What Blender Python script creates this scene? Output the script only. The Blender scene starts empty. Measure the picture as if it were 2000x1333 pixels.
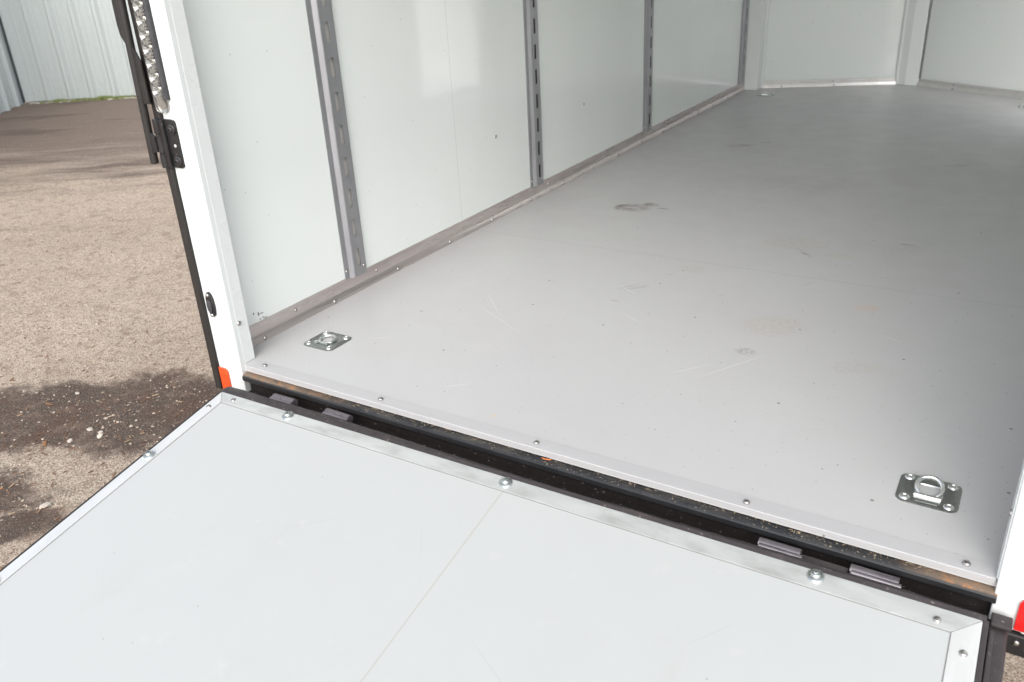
import bpy, bmesh, math, random
from mathutils import Vector, Matrix, noise
R = math.radians
random.seed(7)
sc = bpy.context.scene
COL = sc.collection

# ------------------------------------------------------------------ camera
cam = bpy.data.cameras.new('camera')
co = bpy.data.objects.new('camera', cam); COL.objects.link(co)
co.location = (1.9127, -1.495, 1.1128)
co.rotation_mode = 'XYZ'
co.rotation_euler = (R(64.671), R(2.902), R(31.36))
cam.sensor_width = 36; cam.lens = 29.447
cam.clip_start = .02; cam.clip_end = 500
cam.dof.use_dof = True; cam.dof.focus_distance = 2.35; cam.dof.aperture_fstop = 6.0
sc.camera = co

# ------------------------------------------------------------------ light
SUN_EL, SUN_AZ = 38, 160          # azimuth: compass-like angle the light comes from, measured from +Y clockwise
w = bpy.data.worlds.new('World'); sc.world = w; w.use_nodes = True
nt = w.node_tree; bg = nt.nodes['Background']
sky = nt.nodes.new('ShaderNodeTexSky'); sky.sky_type = 'NISHITA'; sky.sun_disc = False
sky.sun_elevation = R(SUN_EL); sky.sun_rotation = R(SUN_AZ); sky.dust_density = 2.2; sky.air_density = 1.0
hs = nt.nodes.new('ShaderNodeHueSaturation'); hs.inputs['Saturation'].default_value = .34
nt.links.new(sky.outputs[0], hs.inputs['Color']); nt.links.new(hs.outputs[0], bg.inputs['Color'])
bg.inputs['Strength'].default_value = .15
sl = bpy.data.lights.new('sun', 'SUN'); sl.energy = .8; sl.angle = R(60); sl.color = (1, .975, .94)
so = bpy.data.objects.new('sun', sl); COL.objects.link(so)
so.rotation_euler = (R(90 - SUN_EL), 0, R(180 - SUN_AZ))
sc.view_settings.view_transform = 'Standard'; sc.view_settings.look = 'None'
sc.view_settings.exposure = 1.06; sc.view_settings.gamma = 1
sc.cycles.max_bounces = 12; sc.cycles.diffuse_bounces = 8; sc.cycles.glossy_bounces = 6

# ------------------------------------------------------------------ node helpers
class Mat:
    def __init__(s, name, col=(.5, .5, .5), rough=.5, metal=0., spec=.5):
        s.m = bpy.data.materials.new(name); s.m.use_nodes = True
        s.t = s.m.node_tree; s.b = s.t.nodes['Principled BSDF']
        s.b.inputs['Base Color'].default_value = (*col, 1); s.b.inputs['Roughness'].default_value = rough
        s.b.inputs['Metallic'].default_value = metal; s.b.inputs['Specular IOR Level'].default_value = spec
        s.tc = s.t.nodes.new('ShaderNodeTexCoord').outputs['Object']
        s.c = s._const(col)
    def n(s, kind, **kw):
        nd = s.t.nodes.new('ShaderNode' + kind)
        for k, v in kw.items():
            if hasattr(nd, k): setattr(nd, k, v)
        return nd
    def put(s, sock, v):
        if hasattr(v, 'is_linked') or isinstance(v, bpy.types.NodeSocket): s.t.links.new(v, sock)
        else:
            try: sock.default_value = v
            except Exception: sock.default_value = (*v, 1)
    def _const(s, col):
        nd = s.n('RGB'); nd.outputs[0].default_value = (*col, 1); return nd.outputs[0]
    def map(s, loc=(0, 0, 0), rot=(0, 0, 0), scale=(1, 1, 1), kind='POINT', src=None):
        nd = s.n('Mapping', vector_type=kind); s.put(nd.inputs['Vector'], src or s.tc)
        nd.inputs['Location'].default_value = loc; nd.inputs['Rotation'].default_value = rot; nd.inputs['Scale'].default_value = scale
        return nd.outputs[0]
    def noise(s, scale=5, detail=3, rough=.55, stretch=(1, 1, 1), dist=0, loc=(0, 0, 0)):
        nd = s.n('TexNoise'); s.put(nd.inputs['Vector'], s.map(scale=stretch, loc=loc))
        nd.inputs['Scale'].default_value = scale; nd.inputs['Detail'].default_value = detail
        nd.inputs['Roughness'].default_value = rough; nd.inputs['Distortion'].default_value = dist
        return nd.outputs['Fac']
    def voro(s, scale, feature='F1', out='Distance', stretch=(1, 1, 1)):
        nd = s.n('TexVoronoi', feature=feature); s.put(nd.inputs['Vector'], s.map(scale=stretch)); nd.inputs['Scale'].default_value = scale
        return nd.outputs[out]
    def ramp(s, v, a, b, lo=0., hi=1., smooth=True):
        nd = s.n('MapRange', interpolation_type='SMOOTHSTEP' if smooth else 'LINEAR'); s.put(nd.inputs['Value'], v)
        for k, x in (('From Min', a), ('From Max', b), ('To Min', lo), ('To Max', hi)): nd.inputs[k].default_value = x
        return nd.outputs['Result']
    def math(s, op, a, b=0.):
        nd = s.n('Math', operation=op); s.put(nd.inputs[0], a); s.put(nd.inputs[1], b); return nd.outputs[0]
    def sep(s, axis): 
        nd = s.n('SeparateXYZ'); s.put(nd.inputs[0], s.tc); return nd.outputs[axis]
    def mix(s, f, a, b):
        nd = s.n('Mix', data_type='RGBA'); s.put(nd.inputs[0], f)
        for k, v in ((6, a), (7, b)):
            if isinstance(v, tuple): nd.inputs[k].default_value = (*v, 1)
            else: s.t.links.new(v, nd.inputs[k])
        return nd.outputs[2]
    def tint(s, f, col): s.c = s.mix(f, s.c, col); return s
    def spot(s, x, y, a, b, rot=0., soft=.4, nz=None, z=None):      # an elliptical mark with its own outline
        loc = (x, y, 0) if z is None else (x, y, z)
        mp = s.map(loc=loc, rot=(0, 0, rot), scale=(a, b, 1), kind='TEXTURE')
        nd = s.n('VectorMath', operation='LENGTH'); s.put(nd.inputs[0], mp)
        d = nd.outputs['Value']
        f = s.ramp(d, 1., 1. - soft)
        return s.math('MULTIPLY', f, nz) if nz is not None else f
    def bump(s, h, strength=.2, dist=.01):
        nd = s.n('Bump'); nd.inputs['Strength'].default_value = strength; nd.inputs['Distance'].default_value = dist
        s.put(nd.inputs['Height'], h)
        prev = s.b.inputs['Normal']
        if prev.is_linked: s.t.links.new(prev.links[0].from_socket, nd.inputs['Normal'])
        s.t.links.new(nd.outputs[0], prev); return s
    def rough(s, v): s.put(s.b.inputs['Roughness'], v); return s
    def done(s): s.t.links.new(s.c, s.b.inputs['Base Color']); return s.m

# ------------------------------------------------------------------ mesh helpers
def box(bm, x0, x1, y0, y1, z0, z1, M=None):
    vs = [bm.verts.new(Vector((x, y, z))) for z in (z0, z1) for x, y in ((x0, y0), (x1, y0), (x1, y1), (x0, y1))]
    for f in ((3, 2, 1, 0), (4, 5, 6, 7), (0, 1, 5, 4), (1, 2, 6, 5), (2, 3, 7, 6), (3, 0, 4, 7)): bm.faces.new([vs[i] for i in f])
    if M is not None: bmesh.ops.transform(bm, matrix=M, verts=vs)
    return vs
def prism(bm, pts, vec, M=None):            # closed outline of 3-D points swept along vec
    a = [bm.verts.new(Vector(p)) for p in pts]; b = [bm.verts.new(Vector(p) + Vector(vec)) for p in pts]
    n = len(pts)
    for i in range(n): bm.faces.new([a[i], a[(i + 1) % n], b[(i + 1) % n], b[i]])
    bm.faces.new(a[::-1]); bm.faces.new(b)
    if M is not None: bmesh.ops.transform(bm, matrix=M, verts=a + b)
    return a + b
def lathe(bm, prof, n=20, M=None):          # (radius, height) pairs about Z
    rings = []
    for r, h in prof:
        rings.append([bm.verts.new((r * math.cos(2 * math.pi * i / n), r * math.sin(2 * math.pi * i / n), h)) for i in range(n)])
    for A, B in zip(rings, rings[1:]):
        for i in range(n): bm.faces.new([A[i], A[(i + 1) % n], B[(i + 1) % n], B[i]])
    bm.faces.new(rings[0][::-1]); bm.faces.new(rings[-1])
    if M is not None: bmesh.ops.transform(bm, matrix=M, verts=[v for r in rings for v in r])
def tube(bm, pts, r, n=12, closed=False):
    pts = [Vector(p) for p in pts]; rings = []; k = len(pts); up = None
    for i, p in enumerate(pts):
        a = pts[(i - 1) % k] if (closed or i > 0) else p; b = pts[(i + 1) % k] if (closed or i < k - 1) else p
        t = (b - a).normalized()
        if up is None: up = t.orthogonal().normalized()
        up = (up - t * up.dot(t)).normalized(); s = t.cross(up)
        rings.append([bm.verts.new(p + (up * math.cos(2 * math.pi * j / n) + s * math.sin(2 * math.pi * j / n)) * r) for j in range(n)])
    for i in range(k if closed else k - 1):
        A, B = rings[i], rings[(i + 1) % k]
        for j in range(n): bm.faces.new([A[j], A[(j + 1) % n], B[(j + 1) % n], B[j]])
    if not closed: bm.faces.new(rings[0][::-1]); bm.faces.new(rings[-1])
def rrect(w, h, r, n=5):                    # rounded rectangle outline, counter-clockwise
    out = []
    for cx, cy, a0 in ((w / 2 - r, h / 2 - r, 0), (-w / 2 + r, h / 2 - r, 90), (-w / 2 + r, -h / 2 + r, 180), (w / 2 - r, -h / 2 + r, 270)):
        for i in range(n + 1):
            a = R(a0 + 90 * i / n); out.append((cx + r * math.cos(a), cy + r * math.sin(a)))
    return out
def link(name, me, m, parent=None, bevel=0., smooth=False):
    o = bpy.data.objects.new(name, me); COL.objects.link(o)
    if m is not None and not me.materials: me.materials.append(m)
    if parent is not None: child(o, parent)
    if bevel:
        md = o.modifiers.new('bevel', 'BEVEL'); md.width = bevel; md.segments = 2; md.limit_method = 'ANGLE'; md.angle_limit = R(40)
        md.harden_normals = False
    return o
ABS = {}
def child(o, parent):
    o.parent = parent
    base = ABS.get(parent.name, Matrix.Identity(4))
    o.matrix_parent_inverse = base.inverted()
    ABS[o.name] = Matrix.Identity(4)
def mesh(name, bm, m, parent=None, bevel=0., smooth=False, M=None):
    bmesh.ops.recalc_face_normals(bm, faces=bm.faces)
    me = bpy.data.meshes.new(name); bm.to_mesh(me); bm.free()
    if M is not None: me.transform(M)
    if smooth:
        me.polygons.foreach_set('use_smooth', [True] * len(me.polygons))
        me.set_sharp_from_angle(angle=R(38))
    return link(name, me, m, parent, bevel)
def tag(o, label=None, cat=None, group=None, kind=None):
    for k, v in (('label', label), ('category', cat), ('group', group), ('kind', kind)):
        if v: o[k] = v
    return o
def frame(o, z, x=None):                    # matrix with origin o and local Z along z
    z = Vector(z).normalized(); x = Vector(x) if x else z.orthogonal(); x = (x - z * x.dot(z)).normalized(); y = z.cross(x)
    return Matrix(((x.x, y.x, z.x, o[0]), (x.y, y.y, z.y, o[1]), (x.z, y.z, z.z, o[2]), (0, 0, 0, 1)))
def place(me, m, name, parent, M):          # a repeat sharing mesh data
    o = link(name, me, m, parent); o.matrix_basis = M; return o

# ------------------------------------------------------------------ materials
def mk_floor():
    m = Mat('grey_vinyl_floor', (.486, .486, .486), .38, spec=.45)
    big = m.noise(1.6, 3); m.tint(m.ramp(big, .35, .7, 0, .35), (.468, .454, .465))
    m.tint(m.ramp(m.noise(5, 4, loc=(3, 1, 0)), .52, .75, 0, .30), (.475, .468, .445))
    m.tint(m.ramp(m.noise(9, 5, loc=(7, 4, 2)), .62, .8, 0, .25), (.485, .452, .435))
    grain = m.noise(60, 3, .6, (.25, 1, 1)); m.tint(m.ramp(grain, .45, .75, 0, .12), (.50, .50, .51))
    # seam between two sheets of floor covering
    y = m.sep(1)
    seam = m.ramp(m.math('ABSOLUTE', m.math('SUBTRACT', y, 1.383)), .004, .0015); m.tint(m.math('MULTIPLY', seam, .45), (.32, .32, .33))
    nz = m.ramp(m.noise(26, 4, .7, (.5, 1, 1)), .36, .56); nf = m.ramp(m.noise(75, 3, .7), .40, .58)
    brown = (.17, .135, .12); grey = (.22, .20, .21); ochre = (.42, .36, .27)
    S = [(.40, 1.94, .095, .075, .1, brown, .7, nz), (.46, 2.01, .05, .04, -.2, brown, .8, nz), (.535, 1.975, .035, .012, .1, brown, .7, nz), (.345, 1.93, .035, .06, 0, brown, .85, nz),
         (1.18, 1.72, .19, .10, .4, ochre, .35, nf), (1.38, 1.64, .09, .05, 0, ochre, .3, nf), (1.56, 1.80, .10, .07, .3, ochre, .35, nf), (1.32, .93, .14, .10, .5, ochre, .38, nf),
         (1.553, 1.19, .06, .035, .4, (.58, .40, .30), .6, nf), (.92, 1.30, .08, .05, 0, ochre, .3, nf), (.47, 3.3, .13, .05, .6, grey, .55, nz), (.58, 3.42, .06, .03, .6, grey, .5, nz),
         (1.25, 1.62, .055, .012, -.75, grey, .7, nz), (1.575, 1.865, .045, .014, -.2, (.16, .15, .12), .8, nz), (1.60, 3.2, .10, .03, .4, grey, .45, nz), (1.30, .72, .04, .03, 0, grey, .6, nf),
         (1.60, .75, .10, .06, .5, ochre, .3, nf), (.83, .075, .014, .01, 0, (.62, .50, .28), .7, nf), (.60, .42, .12, .05, .2, (.54, .53, .50), .3, nf), (.34, .50, .10, .05, 0, ochre, .18, nf), (1.0, 2.6, .35, .2, .3, grey, .14, nz)]
    for x, yy, a, b, r, col, k, z in S: m.tint(m.math('MULTIPLY', m.spot(x, yy, a, b, r, .6, z), k), col)
    # scratches and scuffs
    L = [(.780, 1.05, .075, .0042, 1.0, (.2,.19,.19)), (.798, 1.045, .07, .0036, 1.0, (.2,.19,.19)), (.818, 1.055, .06, .0036, 1.0, (.2,.19,.19)), (.834, 1.065, .03, .003, 1.0, grey), (.79, 1.02, .075, .0022, -.55, (.8, .8, .8)),
         (.905, .80, .06, .002, -.5, (.78, .78, .77)), (1.30, .62, .17, .0022, 1.05, (.76, .76, .76)), (1.20, .55, .10, .002, .9, (.76, .76, .75)), (.87, 1.22, .03, .003, 1.1, grey),
         (1.22, 1.66, .13, .0022, -.3, grey), (1.42, 1.55, .035, .002, 1.4, grey), (1.33, 1.32, .05, .002, 1.1, grey), (.79, .91, .022, .006, .1, grey), (1.10, 1.10, .02, .003, .9, grey),
         (.50, .62, .22, .0018, -.5, (.74, .73, .71)), (.42, .72, .16, .0018, -.8, (.74, .73, .71)), (.25, .33, .06, .0018, .6, (.75, .74, .7)), (1.75, .30, .09, .0018, 1.2, (.47, .47, .48)), (1.84, .52, .06, .0018, .7, (.45, .45, .46)),
         (1.6, 2.5, .20, .003, .9, (.68, .68, .68)), (1.1, 2.8, .25, .003, .5, (.50, .49, .5)), (.65, .17, .05, .002, .7, (.76, .76, .72)), (1.45, 2.1, .3, .0025, .15, (.50, .49, .5)), (1.66, .98, .09, .002, -.4, (.72, .72, .72))]
    for x, yy, a, b, r, col in L: m.tint(m.math('MULTIPLY', m.spot(x, yy, a, b, r, .8), .55), col)
    # scattered specks of dirt, only some of the cells
    for scl, thr, keep, k in ((7, .020, .55, .75), (17, .034, .62, .55), (3.3, .016, .55, .85), (40, .06, .85, .4)):
        vo = m.n('TexVoronoi'); vo.voronoi_dimensions = '2D'; m.put(vo.inputs['Vector'], m.map(loc=(scl * .37, scl * .11, 0))); vo.inputs['Scale'].default_value = scl
        cs = m.n('SeparateColor'); m.put(cs.inputs[0], vo.outputs['Color'])
        f = m.math('MULTIPLY', m.ramp(vo.outputs['Distance'], thr, thr * .55), m.math('GREATER_THAN', cs.outputs[0], keep))
        m.tint(m.math('MULTIPLY', f, k), (.13, .115, .10))
    m.rough(m.ramp(m.noise(7, 4), .3, .7, .33, .46))
    m.bump(m.noise(300, 2), .035, .002).bump(m.noise(3, 2), .12, .01).bump(seam, -.25, .001)
    return m.done()
def mk_wall(name, seamy=None):
    m = Mat(name, (.785, .825, .805), .15, spec=.5)
    m.tint(m.ramp(m.noise(1.3, 3), .4, .7, 0, .3), (.765, .795, .78))
    m.tint(m.ramp(m.noise(40, 3, .6), .60, .8, 0, .10), (.60, .61, .59))
    if seamy:
        f = m.ramp(m.math('ABSOLUTE', m.math('SUBTRACT', m.sep(1), seamy)), .0032, .0012); m.tint(m.math('MULTIPLY', f, .35), (.45, .46, .45)); m.bump(f, -.2, .001)
    vo = m.n('TexVoronoi'); vo.voronoi_dimensions = '2D'; m.put(vo.inputs['Vector'], m.map(rot=(0, R(90), 0))); vo.inputs['Scale'].default_value = 4.2
    m.tint(m.math('MULTIPLY', m.ramp(vo.outputs['Distance'], .014, .008), .45), (.35, .34, .32))
    if seamy:
        for y, z, a, b in ((.128, .100, .0035, .005), (.147, .092, .004, .009), (.160, .090, .011, .0022), (.150, .073, .003, .004), (.172, .071, .012, .002), (.163, .0755, .006, .002)):
            mq = m.map(loc=(0, y, z), scale=(1000, a, b), kind='TEXTURE'); ln = m.n('VectorMath', operation='LENGTH'); m.put(ln.inputs[0], mq); m.tint(m.math('MULTIPLY', m.ramp(ln.outputs['Value'], 1, .6), .85), (.08, .08, .08))
    m.b.inputs['Coat Weight'].default_value = 1.; m.b.inputs['Coat IOR'].default_value = 1.65; m.b.inputs['Coat Roughness'].default_value = .07
    m.rough(m.ramp(m.noise(6, 4), .3, .75, .16, .26))
    m.bump(m.noise(140, 2, .5), .02, .002).bump(m.noise(2.2, 2, .5, (1, 1, .4)), .2, .03)
    return m.done()
def mk_paint(name, col, rough=.32, dirt=.25, dcol=(.52, .47, .40)):
    m = Mat(name, col, rough)
    m.tint(m.ramp(m.noise(7, 5, .65), .55, .85, 0, dirt), dcol)
    m.tint(m.ramp(m.noise(90, 2), .66, .74, 0, dirt), (.40, .33, .26))
    m.rough(m.ramp(m.noise(12, 4), .3, .7, rough - .06, rough + .1)).bump(m.noise(60, 2), .03, .002)
    return m.done()
def mk_alu(name, col, rough, stretch, dirt=(.42, .38, .36), k=.5, metal=1.):
    m = Mat(name, col, rough, metal)
    m.tint(m.ramp(m.noise(22, 5, .65, stretch), .42, .72, 0, k), dirt)
    m.tint(m.ramp(m.noise(5, 4, .6, loc=(5, 2, 1)), .55, .72, 0, k * .7), tuple(c * .8 for c in dirt))
    m.rough(m.ramp(m.noise(30, 4, .6, stretch), .3, .75, rough - .1, rough + .14)).bump(m.noise(160, 2, .6, stretch), .06, .002)
    return m.done()
def mk_black(name, col=(.030, .028, .030), rough=.42, dirt=.35, dcol=(.20, .165, .14)):
    m = Mat(name, col, rough)
    m.tint(m.ramp(m.noise(14, 5, .7), .50, .78, 0, dirt), dcol)
    m.tint(m.ramp(m.noise(150, 2), .68, .73, 0, min(1, dirt * 1.6)), (.34, .29, .24))
    m.rough(m.ramp(m.noise(20, 4), .3, .7, rough - .1, rough + .18)).bump(m.noise(120, 3), .12, .002)
    return m.done()
def mk_beam():
    m = Mat('dirty_black_steel', (.016, .017, .019), .28)
    x = m.sep(0); z = m.sep(2)
    top = m.ramp(z, -.031, -.0265)
    m.tint(m.math('MULTIPLY', m.ramp(m.noise(30, 5, .7, (.4, 1, 1)), .40, .7, 0, .75), m.math('MAXIMUM', top, .12)), (.062, .057, .050))
    m.tint(m.math('MULTIPLY', m.ramp(m.noise(190, 2), .63, .70), m.math('MULTIPLY', top, .75)), (.42, .34, .24))
    ends = m.math('MAXIMUM', m.ramp(x, .46, .05), m.ramp(x, 1.80, 1.97))
    dust = m.math('MULTIPLY', m.math('MULTIPLY', ends, m.ramp(m.noise(16, 5, .7), .30, .5)), top); m.tint(m.math('MULTIPLY', dust, .75), (.23, .165, .115))
    rust = m.math('MULTIPLY', m.math('MULTIPLY', ends, m.ramp(m.noise(34, 5, .75), .46, .62)), top)
    m.tint(m.math('MULTIPLY', rust, .9), (.24, .15, .09)); m.tint(m.math('MULTIPLY', rust, m.ramp(m.noise(70, 4, .7), .5, .65)), (.40, .15, .035))
    m.rough(m.ramp(m.noise(18, 4), .3, .7, .25, .5)).bump(m.noise(140, 4, .7), .2, .002)
    return m.done()
def mk_ramp():
    m = Mat('white_ramp_board', (.445, .459, .452), .40, spec=.4)
    m.tint(m.ramp(m.noise(2.2, 4), .4, .75, 0, .4), (.435, .446, .444))
    m.tint(m.ramp(m.noise(11, 5, .65, loc=(2, 8, 0)), .60, .80, 0, .22), (.66, .65, .61))
    f = m.ramp(m.math('ABSOLUTE', m.math('SUBTRACT', m.sep(0), .991)), .0028, .001); m.tint(m.math('MULTIPLY', f, .55), (.36, .33, .28)); m.bump(f, -.3, .001)
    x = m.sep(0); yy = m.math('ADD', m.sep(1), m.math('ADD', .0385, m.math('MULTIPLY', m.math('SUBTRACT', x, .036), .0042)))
    for d in (yy, m.math('SUBTRACT', x, .0355), m.math('SUBTRACT', x, 1.9345)):       # dark line painted along the joint where the board meets its trim
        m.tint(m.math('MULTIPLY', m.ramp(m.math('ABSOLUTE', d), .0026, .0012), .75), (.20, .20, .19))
    nz = m.ramp(m.noise(40, 4, .7), .5, .66)
    for x, y, a, b, r, k in ((.50, .14, .07, .03, .5, .5), (.62, .20, .05, .02, .9, .4), (1.25, .30, .07, .03, .4, .35), (1.62, .33, .06, .03, 1.0, .4), (.75, .42, .08, .03, .3, .35), (1.45, .12, .04, .02, .3, .4)):
        m.tint(m.math('MULTIPLY', m.spot(x, -y, a, b, r, .7, nz), k), (.45, .44, .42))
    n7 = m.ramp(m.noise(13, 5, .75, (1, .45, 1), .6), .50, .66)
    for x, y, a, b, r, k in ((.55, .35, .35, .16, .4, .16), (1.45, .30, .30, .14, -.2, .16), (1.0, .62, .5, .2, .1, .13), (.35, .62, .25, .14, .8, .14), (1.75, .50, .2, .2, 0, .14)):
        m.tint(m.math('MULTIPLY', m.spot(x, -y, a, b, r, .9, n7), k), (.40, .38, .35))
    for x, y, a, b, r in ((.62, .30, .10, .0016, .7), (1.2, .45, .14, .0016, -.5), (1.55, .22, .08, .0016, .9), (.9, .25, .07, .0015, -1.), (1.72, .36, .05, .0018, .2)):
        m.tint(m.math('MULTIPLY', m.spot(x, -y, a, b, r, .8), .5), (.38, .38, .37))
    vo = m.n('TexVoronoi'); vo.voronoi_dimensions = '2D'; m.put(vo.inputs['Vector'], m.map(loc=(.3, .7, 0))); vo.inputs['Scale'].default_value = 7
    cs = m.n('SeparateColor'); m.put(cs.inputs[0], vo.outputs['Color'])
    m.tint(m.math('MULTIPLY', m.math('MULTIPLY', m.ramp(vo.outputs['Distance'], .020, .011), m.math('GREATER_THAN', cs.outputs[1], .72)), .5), (.25, .23, .2))
    m.rough(m.ramp(m.noise(8, 4), .3, .7, .34, .5)).bump(m.noise(200, 2), .03, .002).bump(m.noise(2.5, 2), .08, .01)
    return m.done()
def mk_ground():
    m = Mat('packed_gravel_soil', (.60, .485, .39), .9, spec=.1)
    n1 = m.noise(.9, 5, .6); n2 = m.noise(5, 5, .62, loc=(4, 9, 0)); n3 = m.noise(34, 5, .7); n4 = m.noise(170, 3, .7)
    m.tint(m.ramp(n1, .40, .66, 0, .55), (.44, .35, .275)); m.tint(m.ramp(n2, .48, .70, 0, .45), (.60, .51, .415))
    m.tint(m.ramp(n3, .47, .62, 0, .6), (.36, .285, .225)); m.tint(m.ramp(n3, .45, .33, 0, .5), (.66, .57, .47))
    m.tint(m.ramp(n4, .515, .60, 0, .68), (.22, .16, .12)); m.tint(m.ramp(n4, .485, .40, 0, .70), (.78, .67, .54))
    n5 = m.noise(75, 4, .75, loc=(2, 3, 1)); m.tint(m.ramp(n5, .54, .66, 0, .75), (.20, .145, .115)); m.tint(m.ramp(n5, .44, .34, 0, .5), (.76, .67, .56))
    m.tint(m.ramp(m.voro(60), .16, .08, 0, .5), (.74, .66, .56)); m.tint(m.ramp(m.voro(26), .12, .06, 0, .5), (.20, .15, .12))
    # long tyre-dragged streaks of darker soil towards the metal wall, their direction along the wall
    ang = math.atan2(.82, 1.18)
    mp = m.map(rot=(0, 0, ang), kind='TEXTURE')
    st = m.n('TexNoise'); m.put(st.inputs['Vector'], m.map(scale=(.35, 1.7, 1), src=mp)); st.inputs['Scale'].default_value = 1.5; st.inputs['Detail'].default_value = 5; st.inputs['Roughness'].default_value = .65
    sx = m.n('SeparateXYZ'); m.put(sx.inputs[0], mp); d = sx.outputs[1]            # distance across the streaks
    dd = m.math('ADD', d, m.ramp(st.outputs['Fac'], .2, .8, -1.9, 1.9, False))
    band = m.ramp(dd, 4.0, 6.4)
    m.tint(m.math('MULTIPLY', band, .72), (.165, .125, .108))
    streak = m.math('MULTIPLY', m.ramp(st.outputs['Fac'], .54, .66), m.ramp(d, 2.4, 4.0)); m.tint(m.math('MULTIPLY', streak, .5), (.115, .088, .075))
    # damp patches close to the trailer
    wn = m.n('TexNoise'); m.put(wn.inputs['Vector'], m.map()); wn.inputs['Scale'].default_value = 3.2; wn.inputs['Detail'].default_value = 5; wn.inputs['Roughness'].default_value = .6
    wz = m.math('ADD', m.ramp(wn.outputs['Fac'], .25, .75, -.55, .55, False), m.ramp(n3, .3, .7, -.16, .16, False))
    wet = None
    for x, y, a, b, r in ((-1.12, .06, .62, .27, .60), (-.78, .16, .42, .26, .55), (-1.55, -.30, .40, .20, .5), (-.95, -.50, .30, .17, .55), (-.66, -.52, .16, .10, .6)):
        mq = m.map(loc=(x, y, 0), rot=(0, 0, r), scale=(a, b, 5), kind='TEXTURE'); ln = m.n('VectorMath', operation='LENGTH'); m.put(ln.inputs[0], mq)
        f = m.ramp(m.math('ADD', ln.outputs['Value'], wz), 1.22, .76); wet = f if wet is None else m.math('MAXIMUM', wet, f)
    m.tint(m.math('MULTIPLY', wet, .88), (.070, .051, .043))
    m.tint(m.math('MULTIPLY', m.math('MULTIPLY', wet, m.ramp(n4, .46, .36)), .55), (.36, .28, .225)); m.tint(m.math('MULTIPLY', m.math('MULTIPLY', wet, m.ramp(n2, .48, .62)), .6), (.14, .088, .068))
    m.rough(m.math('SUBTRACT', .92, m.math('MULTIPLY', wet, .25)))
    m.tint(m.ramp(m.noise(11, 5, .7, loc=(1, 6, 2)), .50, .68, 0, .55), (.29, .215, .168))
    m.bump(n2, .5, .03).bump(n3, .8, .016).bump(n4, 1., .008)
    return m.done()
def mk_islands(name, c0, c1, c2, rough=.8):
    m = Mat(name, c0, rough)
    g = m.n('NewGeometry').outputs['Random Per Island']
    m.c = m.mix(m.ramp(g, .15, .5), c0, c1); m.tint(m.ramp(g, .6, .95), c2); m.tint(m.ramp(m.noise(120, 3), .5, .7, 0, .3), tuple(c * .6 for c in c1))
    return m.done()
MF = mk_floor(); MW = mk_wall('white_wall_board', 1.291); MN = mk_wall('white_nose_board')
def mk_jamb():
    m = Mat('white_painted_steel', (.67, .695, .69), .30)
    m.tint(m.ramp(m.noise(7, 5, .65), .55, .85, 0, .16), (.52, .47, .40)); m.tint(m.ramp(m.noise(90, 2), .66, .74, 0, .2), (.40, .33, .26))
    low = m.ramp(m.sep(2), .05, -.07); m.tint(m.math('MULTIPLY', low, m.ramp(m.noise(28, 5, .75), .52, .68, 0, .6)), (.45, .33, .17))
    m.tint(m.math('MULTIPLY', m.ramp(m.noise(9, 4, .7, (1, 1, .15)), .55, .75, 0, .3), m.ramp(m.sep(2), .9, .0)), (.50, .49, .45))
    m.rough(m.ramp(m.noise(12, 4), .3, .7, .24, .4)).bump(m.noise(60, 2), .03, .002).bump(m.noise(4, 2), .08, .01)
    return m.done()
MJ = mk_jamb(); MJ2 = mk_paint('white_post_paint', (.77, .80, .79), .34, .06)
MK = mk_alu('brushed_kick_aluminium', (.68, .62, .605), .31, (1, .05, 1), (.44, .375, .365), .55, .92)
MT = mk_alu('galvanised_track_steel', (.43, .43, .45), .46, (1, 1, .12), (.30, .29, .30), .45, .85)
MS = mk_alu('sill_aluminium', (.478, .475, .479), .42, (.05, 1, 1), (.45, .447, .453), .3, .04)
ME = mk_alu('mill_aluminium_trim', (.62, .64, .625), .47, (.3, 1, 1), (.36, .36, .34), .5, .5)
MZ = mk_alu('zinc_plated_steel', (.60, .63, .62), .26, (1, 1, 1), (.42, .45, .44), .4)
MZD = mk_alu('dull_zinc_plate', (.37, .385, .375), .34, (1, .3, 1), (.29, .295, .28), .5)
MSC = mk_alu('screw_steel', (.50, .48, .46), .32, (1, 1, 1), (.25, .23, .22), .5)
MBK = mk_black('black_painted_steel', (.014, .013, .014), .36, .2, (.10, .085, .075)); MRB = mk_black('weathered_black_rubber', (.036, .030, .032), .5, .45, (.11, .09, .085)); MSL = mk_black('black_side_strip', (.018, .0155, .014), .45, .12, (.10, .085, .075))
MCH = mk_black('dirty_channel_steel', (.008, .005, .0045), .8, .35, (.028, .018, .013))
MHB = mk_alu('worn_hinge_steel', (.22, .20, .215), .34, (.3, 1, 1), (.08, .07, .07), .7, .7)
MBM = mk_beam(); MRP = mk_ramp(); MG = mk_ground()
def mk_reflector(name, col, hi):
    m = Mat(name, col, .18); m.b.inputs['Coat Weight'].default_value = .6
    v = m.voro(110); m.tint(m.ramp(v, .1, .5, 0, .4), tuple(c * .6 for c in col)); m.tint(m.ramp(m.noise(16, 3, .5, (.3, 1, 1)), .55, .7, 0, .3), hi); m.bump(v, .3, .002); return m.done()
MRO = mk_reflector('orange_red_reflector', (.74, .085, .014), (.95, .26, .06)); MRR = mk_reflector('red_reflector', (.66, .006, .008), (.85, .03, .03))
def mk_lens():
    m = Mat('clear_lamp_lens', (.92, .92, .90), .08); m.b.inputs['Transmission Weight'].default_value = .92; m.b.inputs['IOR'].default_value = 1.18
    m.bump(m.noise(60, 2, .5, (1, 1, .2)), .05, .003); return m.done()
MLN = mk_lens()
MCR = Mat('lamp_chrome', (.46, .45, .43), .20, 1.).done()
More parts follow.
